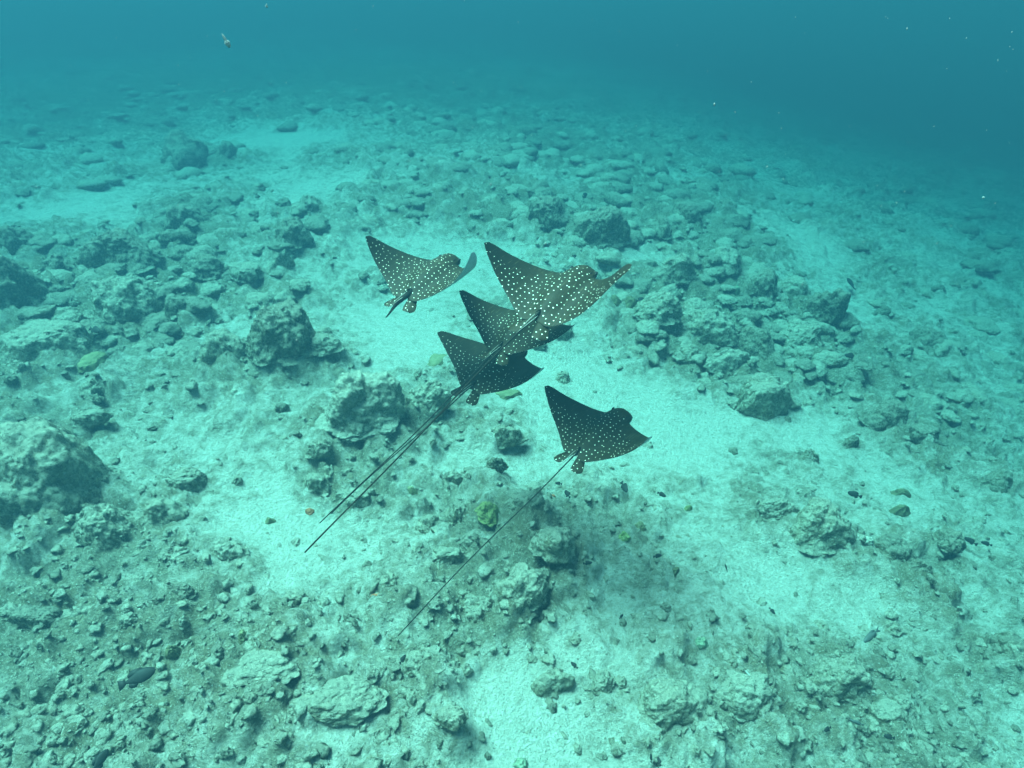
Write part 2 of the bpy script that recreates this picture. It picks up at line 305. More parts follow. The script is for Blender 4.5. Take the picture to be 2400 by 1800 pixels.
ROCKS = [
 # far and left
 (434, 369, 125, 85, BO, 'dark hazy boulder far off at left, larger of two side by side', M_DARK, .55),
 (542, 369, 58, 50, BO, 'small dark hazy boulder just right of the larger far left boulder', M_DARK, .6),
 (440, 526, 90, 85, BO, 'dark steep boulder standing on pale sand, left middle distance', M_DARK, .75),
 (301, 629, 175, 100, BO, 'broad dark boulder in the left middle distance above the pale ridge', M_DARK, .42),
 (496, 646, 100, 55, RK, 'low brown rock beside a white sand patch, left of the leftmost ray', M_DARK, .4),
 (690, 575, 100, 70, BO, 'cluster-topped boulder left of the leftmost ray, upper one of a pair', M_DARK, .5),
 (665, 625, 60, 60, BO, 'round lump against the lower side of the boulder left of the leftmost ray', M_ROCK, .7),
 (586, 660, 92, 48, RK, 'low flat rock left of the leftmost ray, on sandy rubble', M_ROCK, .3),
 (300, 735, 170, 125, BO, 'pale topped ridge boulder in the left middle, with a dark shadow below', M_ROCK, .5),
 (434, 745, 85, 60, BO, 'dark boulder at the right end of the left middle ridge', M_DARK, .6),
 (130, 830, 270, 120, BO, 'wide low mound by the left edge, covered with brown turf', M_ROCK, .3),
 (629, 721, 105, 75, RK, 'rounded rubble mound below and left of the leftmost ray', M_ROCK, .4),
 (672, 835, 185, 140, BO, 'large dark brown boulder left of the lowest of the three overlapping rays', M_DARK, .55),
 (540, 845, 120, 90, BO, 'grey boulder leaning on the left side of the large dark brown boulder', M_ROCK, .5),
 (770, 850, 90, 70, RK, 'low rock on the right of the large dark brown boulder', M_ROCK, .4),
 (727, 494, 58, 46, RK, 'grey hazy rock on sand above and left of the leftmost ray', M_ROCK, .5),
 (608, 461, 42, 24, RK, 'small flat rock on the far pale sand patch', M_ROCK, .4),
 (667, 491, 36, 26, RK, 'little dark rock at the right end of the far pale sand patch', M_DARK, .5),
 (45, 591, 110, 70, BO, 'dark boulder cut by the left edge, upper one', M_DARK, .6),
 (144, 651, 75, 48, RK, 'low dark rock near the left edge above the shaded hollow', M_DARK, .45),
 (15, 690, 200, 130, BO, 'tall dark boulder cut by the left edge, lower one', M_DARK, .62),
 (233, 933, 70, 50, RK, 'small brown rock below the wide left mound', M_ROCK, .5),
 (222, 1010, 90, 40, RK, 'flat rubble rock above the big foreground boulder on the left', M_ROCK, .3),
 (80, 1165, 300, 260, BO, 'biggest boulder, yellow brown, cut by the left edge with deep shadow on its right', M_ROCK, .66),
 (262, 1262, 150, 130, BO, 'rounded boulder right of the biggest boulder, left one of a pair', M_ROCK, .55),
 (385, 1228, 115, 85, BO, 'rounded boulder right of the biggest boulder, right one of a pair', M_ROCK, .5),
 (445, 1133, 130, 60, RK, 'broken low lumpy rock above the pair of rounded boulders', M_ROCK, .35),
 (846, 995, 205, 180, BO, 'large bright knobbly boulder left of the three long tails', M_PALE, .58),
 (1003, 970, 150, 100, BO, 'dark boulder under the upper part of the three long tails', M_ROCK, .45),
 (745, 1146, 92, 72, RK, 'brown knobbly rock left of the ends of the three tails', M_ROCK, .5),
 (840, 1180, 130, 55, RK, 'flat slab of rock under the ends of the three tails', M_ROCK, .28),
 (762, 1098, 70, 40, RK, 'ridge-like rock just below the large bright boulder', M_ROCK, .45),
 (911, 1383, 62, 62, RK, 'round rock above an orange sponge, left of the single tail', M_ROCK, .6),
 (542, 1307, 95, 58, RK, 'pale low rock on rubble in the left foreground', M_PALE, .4),
 (418, 1328, 58, 40, RK, 'small brown rock below the pair of rounded boulders', M_ROCK, .5),
 (450, 1420, 75, 50, RK, 'shallow dark rock in the left foreground rubble', M_DARK, .4),
 (400, 1440, 40, 30, RK, 'small dark stone beside the shallow dark rock, left foreground', M_DARK, .5),
 (780, 1660, 250, 130, BO, 'broad low brown mound at the bottom left of centre, edged by sand', M_ROCK, .20),
 (640, 1600, 160, 90, BO, 'low turf mound left of the broad brown mound at the bottom', M_ROCK, .17),
 (987, 1573, 95, 78, RK, 'turf covered mound with dark hollow, bottom centre', M_ROCK, .45),
 (1062, 1134, 72, 48, RK, 'loaf shaped rock with a shaded face, between the tails', M_PALE, .55),
 (1160, 1120, 65, 45, RK, 'dark blocky rock right of the loaf shaped rock', M_DARK, .6),
 (1010, 1235, 85, 80, RK, 'grey rock left of the olive brain coral, at the rubble edge', M_ROCK, .5),
 (1075, 1215, 75, 70, RK, 'pointed grey rock touching the left side of the olive brain coral', M_ROCK, .6),
 (1100, 1290, 62, 36, RK, 'bright edged rock just below the olive brain coral', M_PALE, .5),
 (1050, 1320, 90, 50, RK, 'low slab in the rubble below the olive brain coral', M_ROCK, .35),
 (1235, 1235, 110, 90, BO, 'grey boulder under the single tail, right of the olive brain coral', M_ROCK, .5),
 (1290, 1325, 112, 95, BO, 'brown boulder right of the single tail with a dark hollow on its right', M_ROCK, .6),
 (1225, 1415, 130, 130, BO, 'tall knobbly boulder below the single tail, sand on its right', M_ROCK, .55),
 (1120, 1430, 110, 85, RK, 'lumpy rock left of the tall knobbly boulder below the single tail', M_ROCK, .4),
 (1181, 1050, 112, 66, BO, 'grey knobbly rock on white sand between the rays, left of the lower right ray', M_ROCK, .42),
 (1319, 885, 42, 38, RK, 'small grey rock on sand between the stacked rays and the lower right ray', M_ROCK, .5),
 (1252, 810, 60, 28, RK, 'grey rubble peeking out right of the middle stacked ray', M_ROCK, .4),
 (1310, 790, 70, 40, RK, 'grey rubble below the right wing of the middle stacked ray', M_ROCK, .35),
 # right
 (1411, 555, 145, 85, BO, 'dark reef boulder behind the top ray, above white sand', M_DARK, .5),
 (1285, 520, 130, 75, BO, 'dark reef boulder straight above the top ray', M_DARK, .45),
 (1547, 555, 60, 50, BO, 'small dark boulder right of the reef boulder behind the top ray', M_DARK, .6),
 (1600, 520, 80, 50, BO, 'hazy boulder farther back on the right of the top ray', M_DARK, .5),
 (1580, 667, 120, 72, BO, 'grey boulder at the left end of the long reef ridge on the right', M_ROCK, .45),
 (1690, 640, 110, 60, BO, 'upper grey boulder on the back of the long reef ridge', M_ROCK, .4),
 (1775, 695, 100, 70, BO, 'dark boulder in the middle of the long reef ridge', M_DARK, .5),
 (1850, 690, 90, 55, BO, 'lumpy boulder behind the darkest part of the long reef ridge', M_ROCK, .45),
 (1916, 745, 130, 85, BO, 'darkest overhanging boulder at the right end of the long reef ridge', M_DARK, .6),
 (1540, 770, 140, 90, BO, 'grey knobbly mound right of the stacked rays, left part of the lower reef', M_ROCK, .4),
 (1650, 785, 150, 95, BO, 'grey knobbly mound in the middle of the lower reef on the right', M_ROCK, .42),
 (1770, 818, 100, 80, BO, 'dark round headed boulder at the right of the lower reef', M_DARK, .55),
 (1870, 810, 130, 85, BO, 'grey boulder at the far right end of the lower reef', M_ROCK, .45),
 (1690, 875, 115, 58, RK, 'flat pale rock at the foot of the lower reef', M_PALE, .4),
 (1786, 950, 190, 85, BO, 'pale boulder with shaded lower edge in front of the lower reef', M_ROCK, .38),
 (1610, 850, 80, 45, RK, 'small rubble rock at the front left of the lower reef', M_ROCK, .4),
 (2176, 805, 75, 50, BO, 'dark hazy round boulder far right, alone on sand', M_DARK, .5),
 (2068, 740, 50, 30, RK, 'small dark hazy rock far right, above the lone round boulder', M_DARK, .5),
 (2050, 1000, 120, 70, BO, 'dim brown boulder right of the pale boulder, in the right middle', M_DARK, .4),
 (2150, 1040, 110, 60, RK, 'dim low rock in the right middle, right of the dim brown boulder', M_DARK, .35),
 (1987, 1048, 48, 36, BO, 'small round dark boulder on sand in the right middle', M_DARK, .65),
 (1894, 1080, 48, 34, BO, 'small grey round boulder left of the small dark one, right middle', M_ROCK, .6),
 (1820, 1210, 130, 60, RK, 'long curved rock with a pale top, behind the big slab on the right', M_PALE, .4),
 (1905, 1262, 170, 140, BO, 'big blocky slab on the right with a dark shaded front', M_ROCK, .5),
 (2085, 1305, 120, 90, BO, 'dark brown boulder right of the big blocky slab', M_DARK, .5),
 (2130, 1362, 68, 56, BO, 'dark knob just below the dark brown boulder on the right', M_DARK, .65),
 (2200, 1300, 62, 64, BO, 'dark round boulder farthest right of the group by the slab', M_DARK, .65),
 (1553, 1665, 205, 175, BO, 'large rounded boulder at the bottom right of centre, surrounded by sand', M_ROCK, .42),
 (1298, 1600, 105, 85, BO, 'grey turf boulder on white sand, bottom centre', M_ROCK, .45),
 (1409, 1612, 66, 72, RK, 'small lumpy rock between two boulders on the bottom sand', M_ROCK, .5),
 (1742, 1640, 155, 125, BO, 'tilted pale brown boulder right of the large rounded bottom boulder', M_PALE, .45),
 (1965, 1594, 155, 130, BO, 'rounded brown boulder at the lower right with a dark front edge', M_ROCK, .5),
 (2060, 1690, 110, 70, RK, 'faint low rock below the rounded lower right boulder', M_ROCK, .3),
 (1060, 1720, 85, 60, RK, 'low brown rock at the bottom edge left of centre', M_ROCK, .35),
 (2330, 1540, 110, 80, BO, 'dim dark boulder near the right edge, lower one', M_DARK, .4),
 (2320, 1150, 90, 60, BO, 'dim dark boulder near the right edge, upper one', M_DARK, .4),
 (700, 1420, 70, 36, RK, 'flat brown rock in the middle of the left foreground rubble', M_ROCK, .3),
 (330, 1480, 60, 40, RK, 'brown stone above the large dark fish', M_ROCK, .4),
 (90, 1450, 130, 70, BO, 'shadowy low boulder below the biggest boulder, at the left edge', M_DARK, .35),
]
for (px, py, w, h, nm, lab, mt, hr) in ROCKS:             # broken rubble gathers round every rock
    p, t = to_ground(px, py, 0.1); r_ = 0.62 * w / 1200 * TH * t
    PATCH.append((p[0], p[1], r_ * 1.25, r_ * 1.25, .25))
MOUND = PATCH[-len(ROCKS):]
def rubble_mask(x, y):
    m = 0.38 + 0.62 * fbm2(x / 1.9 + 9, y / 1.9 - 4, 4, 21, 0.6) + 0.12 * np.clip((np.hypot(x, y) - 9) / 8, 0, 1) + 0.16 * fbm2(x / 0.6, y / 0.6, 3, 33, 0.6)
    for (cx, cy_, sx, sy, a) in PATCH:
        m = m + a * np.exp(-((x - cx) / sx) ** 2 - ((y - cy_) / sy) ** 2)
    return np.clip(m, 0, 1)
def ground(x, y, full=False):
    x = np.asarray(x, float); y = np.asarray(y, float)
    m = rubble_mask(x, y); z = ground_base(x, y)
    wx = x + 0.10 * fbm2(x * 2.3, y * 2.3, 3, 71, 0.7); wy = y + 0.10 * fbm2(x * 2.3 + 40, y * 2.3, 3, 75, 0.7)
    z = z + m * 0.10 * fbm2(x / 0.9, y / 0.9, 4, 41, 0.55)
    for sc_, amp, s, thr in ((1.5, 0.10, 50, 0.75), (0.75, 0.12, 51, 0.62), (0.33, 0.090, 52, 0.50), (0.15, 0.055, 53, 0.40), (0.07, 0.026, 54, 0.30)):
        d, q = worley2(wx / sc_, wy / sc_, s)
        rr = 0.30 + 0.32 * q
        dome = np.clip(1 - (d / rr) ** 2, 0, 1) ** (1.0 if sc_ > 0.5 else 0.65)
        z = z + amp * dome * np.clip((m - (1 - q) * thr) * 2.2, 0, 1) * (0.5 + q)
    hill = np.zeros_like(z)
    for (cx, cy_, sx, sy, a) in MOUND:
        hill = np.maximum(hill, 0.17 * min(sx, 0.8) * np.exp(-((x - cx) / sx) ** 2 - ((y - cy_) / sy) ** 2))
    z = z + hill
    z = z + 0.034 * fbm2(x / 0.14, y / 0.14, 3, 61, 0.7) * (0.22 + m) + 0.018 * np.abs(fbm2(x / 0.055, y / 0.055, 2, 66, 0.6)) * (0.4 + m) + 0.02 * noise2(x / 0.5, y / 0.5, 63)
    return (z, m) if full else z

NR, NC = 700, 640
tt = np.linspace(math.asinh(-3.5 / 4.6), math.asinh(120 / 4.6), NR); yy = 4.6 * np.sinh(tt)
uu = np.linspace(-1, 1, NC)
hw = 6.5 + 1.0 * np.maximum(yy, 0)
GX = uu[None, :] * hw[:, None]; GY = np.repeat(yy[:, None], NC, 1)
GX = GX + 0.0 * GY
Z, M = ground(GX.ravel(), GY.ravel(), True)
idx = np.arange(NR * NC).reshape(NR, NC)
F = np.stack([idx[:-1, :-1].ravel(), idx[:-1, 1:].ravel(), idx[1:, 1:].ravel(), idx[1:, :-1].ravel()], 1)
me = mesh_from('seabed', np.stack([GX.ravel(), GY.ravel(), Z], 1), F); fattr(me, 'rubble', M)
seabed = link('seabed', me, M_SEABED); tag(seabed, 'pale coral sand and rubble seabed sloping into blue water', 'seabed', kind='structure')
ZMIN = float(Z.min())

# ------------------------------------------------------------------ reef rocks and corals
def rock_verts(seed, sub=5, lobes=3, knob=1.0, flat=0.0):
    n, f = ICO[sub]; rg = np.random.RandomState(seed); o = rg.rand(3) * 50
    r = 1.0 + 0.34 * fbm3(n * 1.25 + o, 2, seed)
    for _ in range(lobes):
        d = rg.randn(3); d[2] = abs(d[2]) * 0.5; d /= np.linalg.norm(d)
        r = r + rg.uniform(0.12, 0.38) * np.exp(rg.uniform(4, 9) * (n @ d - 1))
    p = n * r[:, None]
    w = worley3(p * 2.0 + o, seed); r2 = 0.30 * knob * (0.58 - w)
    w = worley3(p * 4.6 + o, seed + 3); r2 = r2 + 0.15 * knob * (0.52 - w)
    r2 = r2 + 0.20 * knob * fbm3(p * 3.0 + o, 3, seed + 7, 0.6)
    if sub >= 5:
        w = worley3(p * 11 + o, seed + 5); r2 = r2 + 0.060 * knob * (0.5 - w) + 0.070 * knob * fbm3(p * 14 + o, 3, seed + 9, 0.6)
    p = n * (r + r2)[:, None]
    p[:, :2] *= (1 + 0.38 * np.clip(0.75 - p[:, 2:], 0, 1) ** 1.5)
    if flat: p[:, 2] = np.where(p[:, 2] > flat, flat + (p[:, 2] - flat) * 0.3, p[:, 2])
    p /= np.abs(p[:, :2]).max()
    p[:, 2] /= max(p[:, 2].max(), 1e-3)
    return p, f
_seed = [100]
def place(px, py, w, h, name, label, cat, mat, group=None, hr=0.5, dr=None, sub=None, lobes=3, knob=1.0, flat=0.0, yaw=None, sink=0.18):
    """one lump of reef: px, py, w, h are where and how large it shows in the photograph, turned into a size and place on the seabed"""
    _seed[0] += 1; rg = np.random.RandomState(_seed[0])
    lift = 0.0
    for _ in range(3):
        p, t = to_ground(px, py, lift)
        width = w / 1200 * TH * t; lift = 0.35 * hr * width
    d = ray_dir(px, py); sn = -d[2] / np.linalg.norm(d)
    if dr is None:
        dep = (h / 1200 * TH * t - 0.6 * hr * width * math.sqrt(1 - sn * sn)) / max(sn, 0.3)
        dep = min(max(dep, 0.55 * width), 1.5 * width)
    else: dep = dr * width
    g = float(ground(np.array([p[0]]), np.array([p[1]]))[0])
    if sub is None: sub = 6 if w > 140 else 5
    v, f = rock_verts(_seed[0], sub, lobes, knob, flat)
    a = rg.uniform(-0.35, 0.35) if yaw is None else yaw
    v = v * np.array([width / 2, dep / 2, hr * width * (1 + sink)])
    v[:, 2] = np.where(v[:, 2] < 0, v[:, 2] * 0.35, v[:, 2])
    c, s = math.cos(a), math.sin(a)
    v = np.stack([v[:, 0] * c - v[:, 1] * s, v[:, 0] * s + v[:, 1] * c, v[:, 2]], 1)
    me = mesh_from(name, v, f); o = link(name, me, mat)
    o.location = (p[0], p[1], g - sink * hr * width)
    tag(o, label, cat, group); return o

for (px, py, w, h, nm, lab, mt, hr) in ROCKS:
    place(px, py, w * 1.08, h, nm, lab, 'boulder' if nm == BO else 'rock', mt, hr=hr * 0.8, knob=.6 if nm == BO else .85, lobes=5, flat=0.55 if .22 < hr < .4 else 0)
# live corals and sponges
place(1143, 1240, 62, 66, 'brain_coral', 'olive yellow brain coral dome beside the single tail', 'coral', M_BRAIN, hr=.5, lobes=1, knob=.35, dr=1.25, yaw=.5)
place(1028, 858, 60, 40, 'plate_coral', 'flat tan coral plate left of the lowest stacked ray', 'coral', M_TAN, hr=.14, lobes=4, knob=.35, flat=.4)
place(1190, 928, 78, 36, 'plate_coral', 'flat tan coral plate below the lowest stacked ray', 'coral', M_TAN, hr=.14, lobes=4, knob=.35, flat=.4)
place(228, 873, 74, 44, 'table_coral', 'small pale round table coral below the wide left mound', 'coral', M_TAN, hr=.22, lobes=2, knob=.5, flat=.3)
place(418, 1548, 50, 40, 'round_coral', 'olive brown round coral above and right of the large dark fish', 'coral', M_ROUND, hr=.55, lobes=1, knob=.4)
place(589, 1525, 34, 38, 'vase_sponge', 'pale yellowish lump sponge in the left foreground', 'sponge', M_TAN, hr=.8, lobes=1, knob=.5)
place(632, 1220, 28, 22, 'round_coral', 'tiny yellowish coral on white sand left of the tail ends', 'coral', M_TAN, hr=.5, lobes=1, knob=.4)
place(965, 1156, 34, 20, 'round_coral', 'small yellow brown coral on sand between the tails', 'coral', M_TAN, hr=.4, lobes=1, knob=.4)
place(1634, 1529, 46, 40, 'round_coral', 'pale green round coral in the lower right foreground', 'coral', M_GREENCOR, hr=.5, lobes=1, knob=.35)
place(1577, 1353, 34, 28, 'round_coral', 'small grey round coral below the lower right ray', 'coral', M_ROUND, hr=.6, lobes=1, knob=.5)
place(1501, 1245, 30, 34, 'round_coral', 'dark round coral above the lime yellow coral', 'coral', M_ROUND, hr=.6, lobes=1, knob=.5)
place(1460, 1276, 46, 34, 'branching_coral', 'bright lime yellow coral clump below the lower right ray', 'coral', M_LIME, hr=.4, lobes=6, knob=1.6)
place(1613, 1190, 26, 18, 'round_coral', 'small olive coral right of the lower right ray', 'coral', M_BRAIN, hr=.5, lobes=1, knob=.4)
place(1721, 700, 32, 32, 'round_coral', 'pale hazy round coral on the long reef ridge', 'coral', M_GREENCOR, hr=.8, lobes=0, knob=.3)
place(1474, 733, 46, 32, 'round_coral', 'dark dome coral right of the top ray, right one of two', 'coral', M_ROUND, hr=.5, lobes=0, knob=.3)
place(1438, 728, 38, 30, 'round_coral', 'dark dome coral right of the top ray, left one of two', 'coral', M_ROUND, hr=.5, lobes=0, knob=.3)
place(2111, 1158, 52, 26, 'round_coral', 'brown dome coral on the right, upper one of a stacked pair', 'coral', M_ROUND, hr=.4, lobes=0, knob=.25)
place(2111, 1194, 62, 36, 'round_coral', 'brown dome coral on the right, lower one of a stacked pair', 'coral', M_ROUND, hr=.45, lobes=0, knob=.25)
place(2012, 1303, 40, 38, 'bleached_coral', 'whitish coral clump between the big slab and the dark boulder', 'coral', M_WHITE, hr=.45, lobes=5, knob=1.5)
place(2034, 1640, 30, 26, 'bleached_coral', 'white coral tuft on the lower right boulder edge', 'coral', M_WHITE, hr=.5, lobes=4, knob=1.5)
place(1220, 1790, 45, 40, 'round_coral', 'grey green round coral at the bottom edge', 'coral', M_GREENCOR, hr=.5, lobes=0, knob=.4)
place(727, 1200, 28, 20, 'orange_sponge', 'orange red sponge left of the tail ends', 'sponge', M_ORANGE, hr=.3, lobes=3, knob=.8)
place(890, 1420, 32, 22, 'orange_sponge', 'orange red sponge under the round rock left of the single tail', 'sponge', M_ORANGE, hr=.25, lobes=3, knob=.8)
place(1295, 1166, 16, 12, 'orange_sponge', 'tiny orange sponge just right of the single tail', 'sponge', M_ORANGE, hr=.3, lobes=2, knob=.6)

# loose lumps of rubble, each its own thing
RG = np.random.RandomState(7)
lump_me = []
for k in range(10):
    v, f = rock_verts(900 + k, 4, 3, 1.0)
    v = v * np.array([0.5, 0.5 * RG.uniform(0.7, 1.0), RG.uniform(0.38, 0.6)]); v[:, 2] = np.where(v[:, 2] < 0, v[:, 2] * 0.5, v[:, 2])
    for mt in (M_ROCK, M_DARK, M_PALE):
        m_ = mesh_from('rubble_lump', v, f); m_.materials.append(mt); lump_me.append(m_)
ANCHORS = [(846, 985, 'the large bright boulder beside the tails'), (1143, 1240, 'the olive brain coral'), (85, 1165, 'the biggest boulder at the left edge'),
    (1905, 1262, 'the big blocky slab'), (1553, 1665, 'the large rounded bottom boulder'), (1965, 1594, 'the rounded lower right boulder'),
    (1742, 1640, 'the tilted pale boulder'), (1298, 1600, 'the grey turf boulder at bottom centre'), (780, 1660, 'the broad bottom mound'),
    (672, 835, 'the large dark brown boulder'), (300, 735, 'the left middle ridge boulder'), (301, 629, 'the broad dark left boulder'),
    (130, 830, 'the wide left mound'), (320, 1250, 'the pair of rounded boulders'), (322, 1588, 'the largest dark fish'),
    (1786, 950, 'the pale boulder before the lower reef'), (1181, 1050, 'the grey knobbly rock between the rays'), (1400, 1000, 'the lower right ray'),
    (950, 640, 'the leftmost ray'), (1300, 690, 'the top ray'), (1080, 860, 'the lowest stacked ray'), (1460, 1276, 'the lime yellow coral'),
    (1634, 1529, 'the pale green round coral'), (2111, 1180, 'the stacked pair of dome corals'), (2043, 1489, 'the slender grey fish'),
    (911, 1383, 'the round rock by the orange sponge'), (589, 1525, 'the pale lump sponge'), (418, 1548, 'the olive brown round coral'),
    (2090, 1305, 'the dark brown right boulder'), (2176, 805, 'the lone hazy boulder far right'), (1580, 667, 'the left end of the reef ridge'),
    (1916, 745, 'the right end of the reef ridge'), (1650, 785, 'the middle of the lower reef'), (1411, 555, 'the reef boulder behind the top ray'),
    (440, 526, 'the dark steep boulder'), (434, 369, 'the dark far left boulder'), (542, 1307, 'the pale low foreground rock'),
    (1290, 1325, 'the brown boulder right of the single tail'), (1225, 1415, 'the tall knobbly boulder'), (987, 1573, 'the turf mound at bottom centre'),
    (745, 1146, 'the brown knobbly rock left of the tail ends'), (2330, 1540, 'the dim boulder at the right edge'), (170, 1690, 'the lower left corner of the picture')]
ORD = ['nearest', 'second nearest', 'third nearest', 'fourth nearest', 'fifth nearest', 'sixth nearest', 'seventh nearest', 'eighth nearest', 'ninth nearest', 'tenth nearest']
lumps = []; tries = 0
while len(lumps) < 230 and tries < 9000:
    tries += 1
    px, py = RG.uniform(-10, 2410), 1800 * (1 - RG.rand() ** 1.3 * 0.80)
    p, t = to_ground(px, py)
    if t > 8.8: continue
    mv = float(rubble_mask(np.array([p[0]]), np.array([p[1]]))[0])
    if RG.rand() > 0.12 + mv or any((q[0] - px) ** 2 + (q[1] - py) ** 2 < 26 ** 2 for q in lumps): continue
    lumps.append((px, py, p, t))
slots = {}
for k, (px, py, p, t) in enumerate(lumps):
    ax, ay, an = min(ANCHORS, key=lambda q: (q[0] - px) ** 2 + (q[1] - py) ** 2)
    dx, dy = px - ax, py - ay
    side = ('right of' if dx > 0 else 'left of') if abs(dx) > abs(dy) else ('below' if dy > 0 else 'above')
    slots.setdefault((an, side), []).append((dx * dx + dy * dy, k))
lab_of = {}
for (an, side), q in slots.items():
    for r_, (_, k) in enumerate(sorted(q)): lab_of[k] = (ORD[r_] if r_ < 10 else 'farthest') + ' loose rubble lump ' + side + ' ' + an
for k, (px, py, p, t) in enumerate(lumps):
    size = RG.uniform(14, 44) / 1200 * TH * t * (0.8 if t > 9 else 1)
    g = float(ground(np.array([p[0]]), np.array([p[1]]))[0])
    o = link('rubble_lump', lump_me[RG.randint(30)])
    o.location = (p[0], p[1], g - 0.10 * size); o.rotation_euler = (RG.uniform(-.3, .3), RG.uniform(-.3, .3), RG.uniform(0, 6.28)); o.scale = (size,) * 3
    tag(o, lab_of[k], 'rubble', 'loose rubble lumps scattered over the seabed')

# crumbs of broken coral nobody could count
def scatter(name, label, count, mats, smin, smax, seed, tmax):
    rg = np.random.RandomState(seed); n, f = ICO[2]
    px = rg.uniform(-150, 2550, count * 5); py = 1900 - rg.rand(count * 5) ** 1.2 * 1500
    D = FW[None] + RT[None] * ((px - 1200) / 1200 * TH)[:, None] + UP[None] * ((900 - py) / 1200 * TH)[:, None]
    T = -CAM[2] / D[:, 2]; X = CAM[0] + T * D[:, 0]; Y = CAM[1] + T * D[:, 1]
    m = rubble_mask(X, Y); ok = (T < tmax) & (rg.rand(len(T)) < 0.05 + np.clip((m - .25) * 1.6, 0, 1))
    X, Y, T = X[ok][:count], Y[ok][:count], T[ok][:count]; c = len(X)
    Zg = ground(X, Y)
    size = (smin + smax * rg.rand(c) ** 3.2) * (0.6 + 0.06 * T)
    base = np.stack([(n * (1 + 0.9 * fbm3(n * 1.9 + k * 9.1, 2, 300 + k))[:, None]) for k in range(12)])
    V = base[rg.randint(12, size=c)] * (size[:, None, None]) * rg.uniform(0.5, 1.3, (c, 1, 3))
    a = rg.uniform(0, 6.28, c); ca, sa = np.cos(a)[:, None], np.sin(a)[:, None]
    V = np.stack([V[:, :, 0] * ca - V[:, :, 1] * sa, V[:, :, 0] * sa + V[:, :, 1] * ca, V[:, :, 2] * 0.7], 2)
    V += np.stack([X, Y, Zg - 0.18 * size], 1)[:, None, :]
    Fa = f[None] + (np.arange(c) * len(n))[:, None, None]
    me = mesh_from(name, V.reshape(-1, 3), Fa.reshape(-1, 3))
    for mt in mats: me.materials.append(mt)
    me.polygons.foreach_set('material_index', np.repeat(rg.randint(len(mats), size=c), len(f)).astype(np.int32))
    o = link(name, me); tag(o, label, 'rubble', kind='stuff')
def far_lumps(t0, t1, cnt, sub, seed, name, label):
    rg = np.random.RandomState(seed); n, f = ICO[sub]
    px = rg.uniform(-300, 2700, 16000); py = rg.uniform(130, 1250, 16000)
    D = FW[None] + RT[None] * ((px - 1200) / 1200 * TH)[:, None] + UP[None] * ((900 - py) / 1200 * TH)[:, None]
    T = (CAM[2] + 1.0) / np.maximum(-D[:, 2], 0.02); X = T * D[:, 0]; Y = T * D[:, 1]; m = rubble_mask(X, Y)
    ok = (T > t0) & (T < t1) & (rg.rand(len(T)) < np.clip((m - .30) * 1.5, 0, 1)); X, Y, T = X[ok][:cnt], Y[ok][:cnt], T[ok][:cnt]; c = len(X)
    Zg = ground(X, Y); size = (.05 + .34 * rg.rand(c) ** 2.0) * np.clip(T / 12, .6, 1.4)
    base = []
    for k in range(14):
        v, _ = rock_verts(1200 + k, sub, 3, 1.0); base.append(v * np.array([1, rg.uniform(.5, .95), rg.uniform(.28, .5)]))
    V = np.stack(base)[rg.randint(14, size=c)] * size[:, None, None]
    a = rg.uniform(0, 6.28, c); ca, sa = np.cos(a)[:, None], np.sin(a)[:, None]
    V = np.stack([V[:, :, 0] * ca - V[:, :, 1] * sa, V[:, :, 0] * sa + V[:, :, 1] * ca, V[:, :, 2]], 2) + np.stack([X, Y, Zg - .08 * size], 1)[:, None, :]
    me = mesh_from(name, V.reshape(-1, 3), (f[None] + (np.arange(c) * len(n))[:, None, None]).reshape(-1, 3))
    for mt in (M_ROCK, M_DARK): me.materials.append(mt)
    me.polygons.foreach_set('material_index', np.repeat(rg.randint(2, size=c), len(f)).astype(np.int32))
    tag(link(name, me), label, 'rubble', kind='stuff')
scatter('coral_rubble', 'crumbs of broken coral strewn over the sand', 9500, [M_ROCK, M_ROCK, M_DARK, M_PALE], 0.007, 0.050, 5, 14)
far_lumps(8.6, 14, 1300, 3, 77, 'reef_rubble', 'broken reef rubble in the middle distance')
far_lumps(14, 40, 1700, 2, 78, 'far_reef_rubble', 'broken reef rubble fading back into the blue haze')

# ------------------------------------------------------------------ eagle rays
LE = ([.165, .3, .5, .7, .85, .93, .97, .99, 1.0], [.34, .285, .2, .088, -.010, -.067, -.105, -.138, -.18])
TE = ([0, .06, .12, .2, .3, .5, .7, .85, .95, 1], [-.55, -.55, -.57, -.545, -.475, -.36, -.285, -.235, -.207, -.188])
def bend(x, y, z, prm):
    s = np.abs(y); left = y > 0
    a, b, tw, sw = [np.where(left, prm[k], prm[k + 4]) for k in range(4)]
    t = np.clip((s - .12) / .88, 0, 1); Y = np.minimum(s, .12); Zz = np.zeros_like(s)
    for k in range(24):
        q = (k + .5) / 24 * t; th = a * q + b * q * q
        Y = Y + np.cos(th) * t * .88 / 24; Zz = Zz + np.sin(th) * t * .88 / 24
    th = a * t + b * t * t
    X = x + sw * t * t; Zz = Zz + tw * t * (x + .1)
    Y = Y - np.sin(th) * z; Zz = Zz + np.cos(th) * z
    return np.stack([X, np.where(left, Y, -Y), Zz], -1)
def rotm(yaw, pit, rol):
    cy_, sy, cp, sp, cr, sr = math.cos(yaw), math.sin(yaw), math.cos(pit), math.sin(pit), math.cos(rol), math.sin(rol)
    return np.array([[cy_, -sy, 0], [sy, cy_, 0], [0, 0, 1]]) @ np.array([[cp, 0, sp], [0, 1, 0], [-sp, 0, cp]]) @ np.array([[1, 0, 0], [0, cr, -sr], [0, sr, cr]])
HEADW = 0.165
def le_x(s):
    s = np.abs(s)
    head = 0.335 + 0.165 * np.clip(1 - (s / HEADW) ** 2.6, 0, 1) ** 0.42
    return np.where(s < HEADW, head, spline(*LE, np.maximum(s, HEADW)))
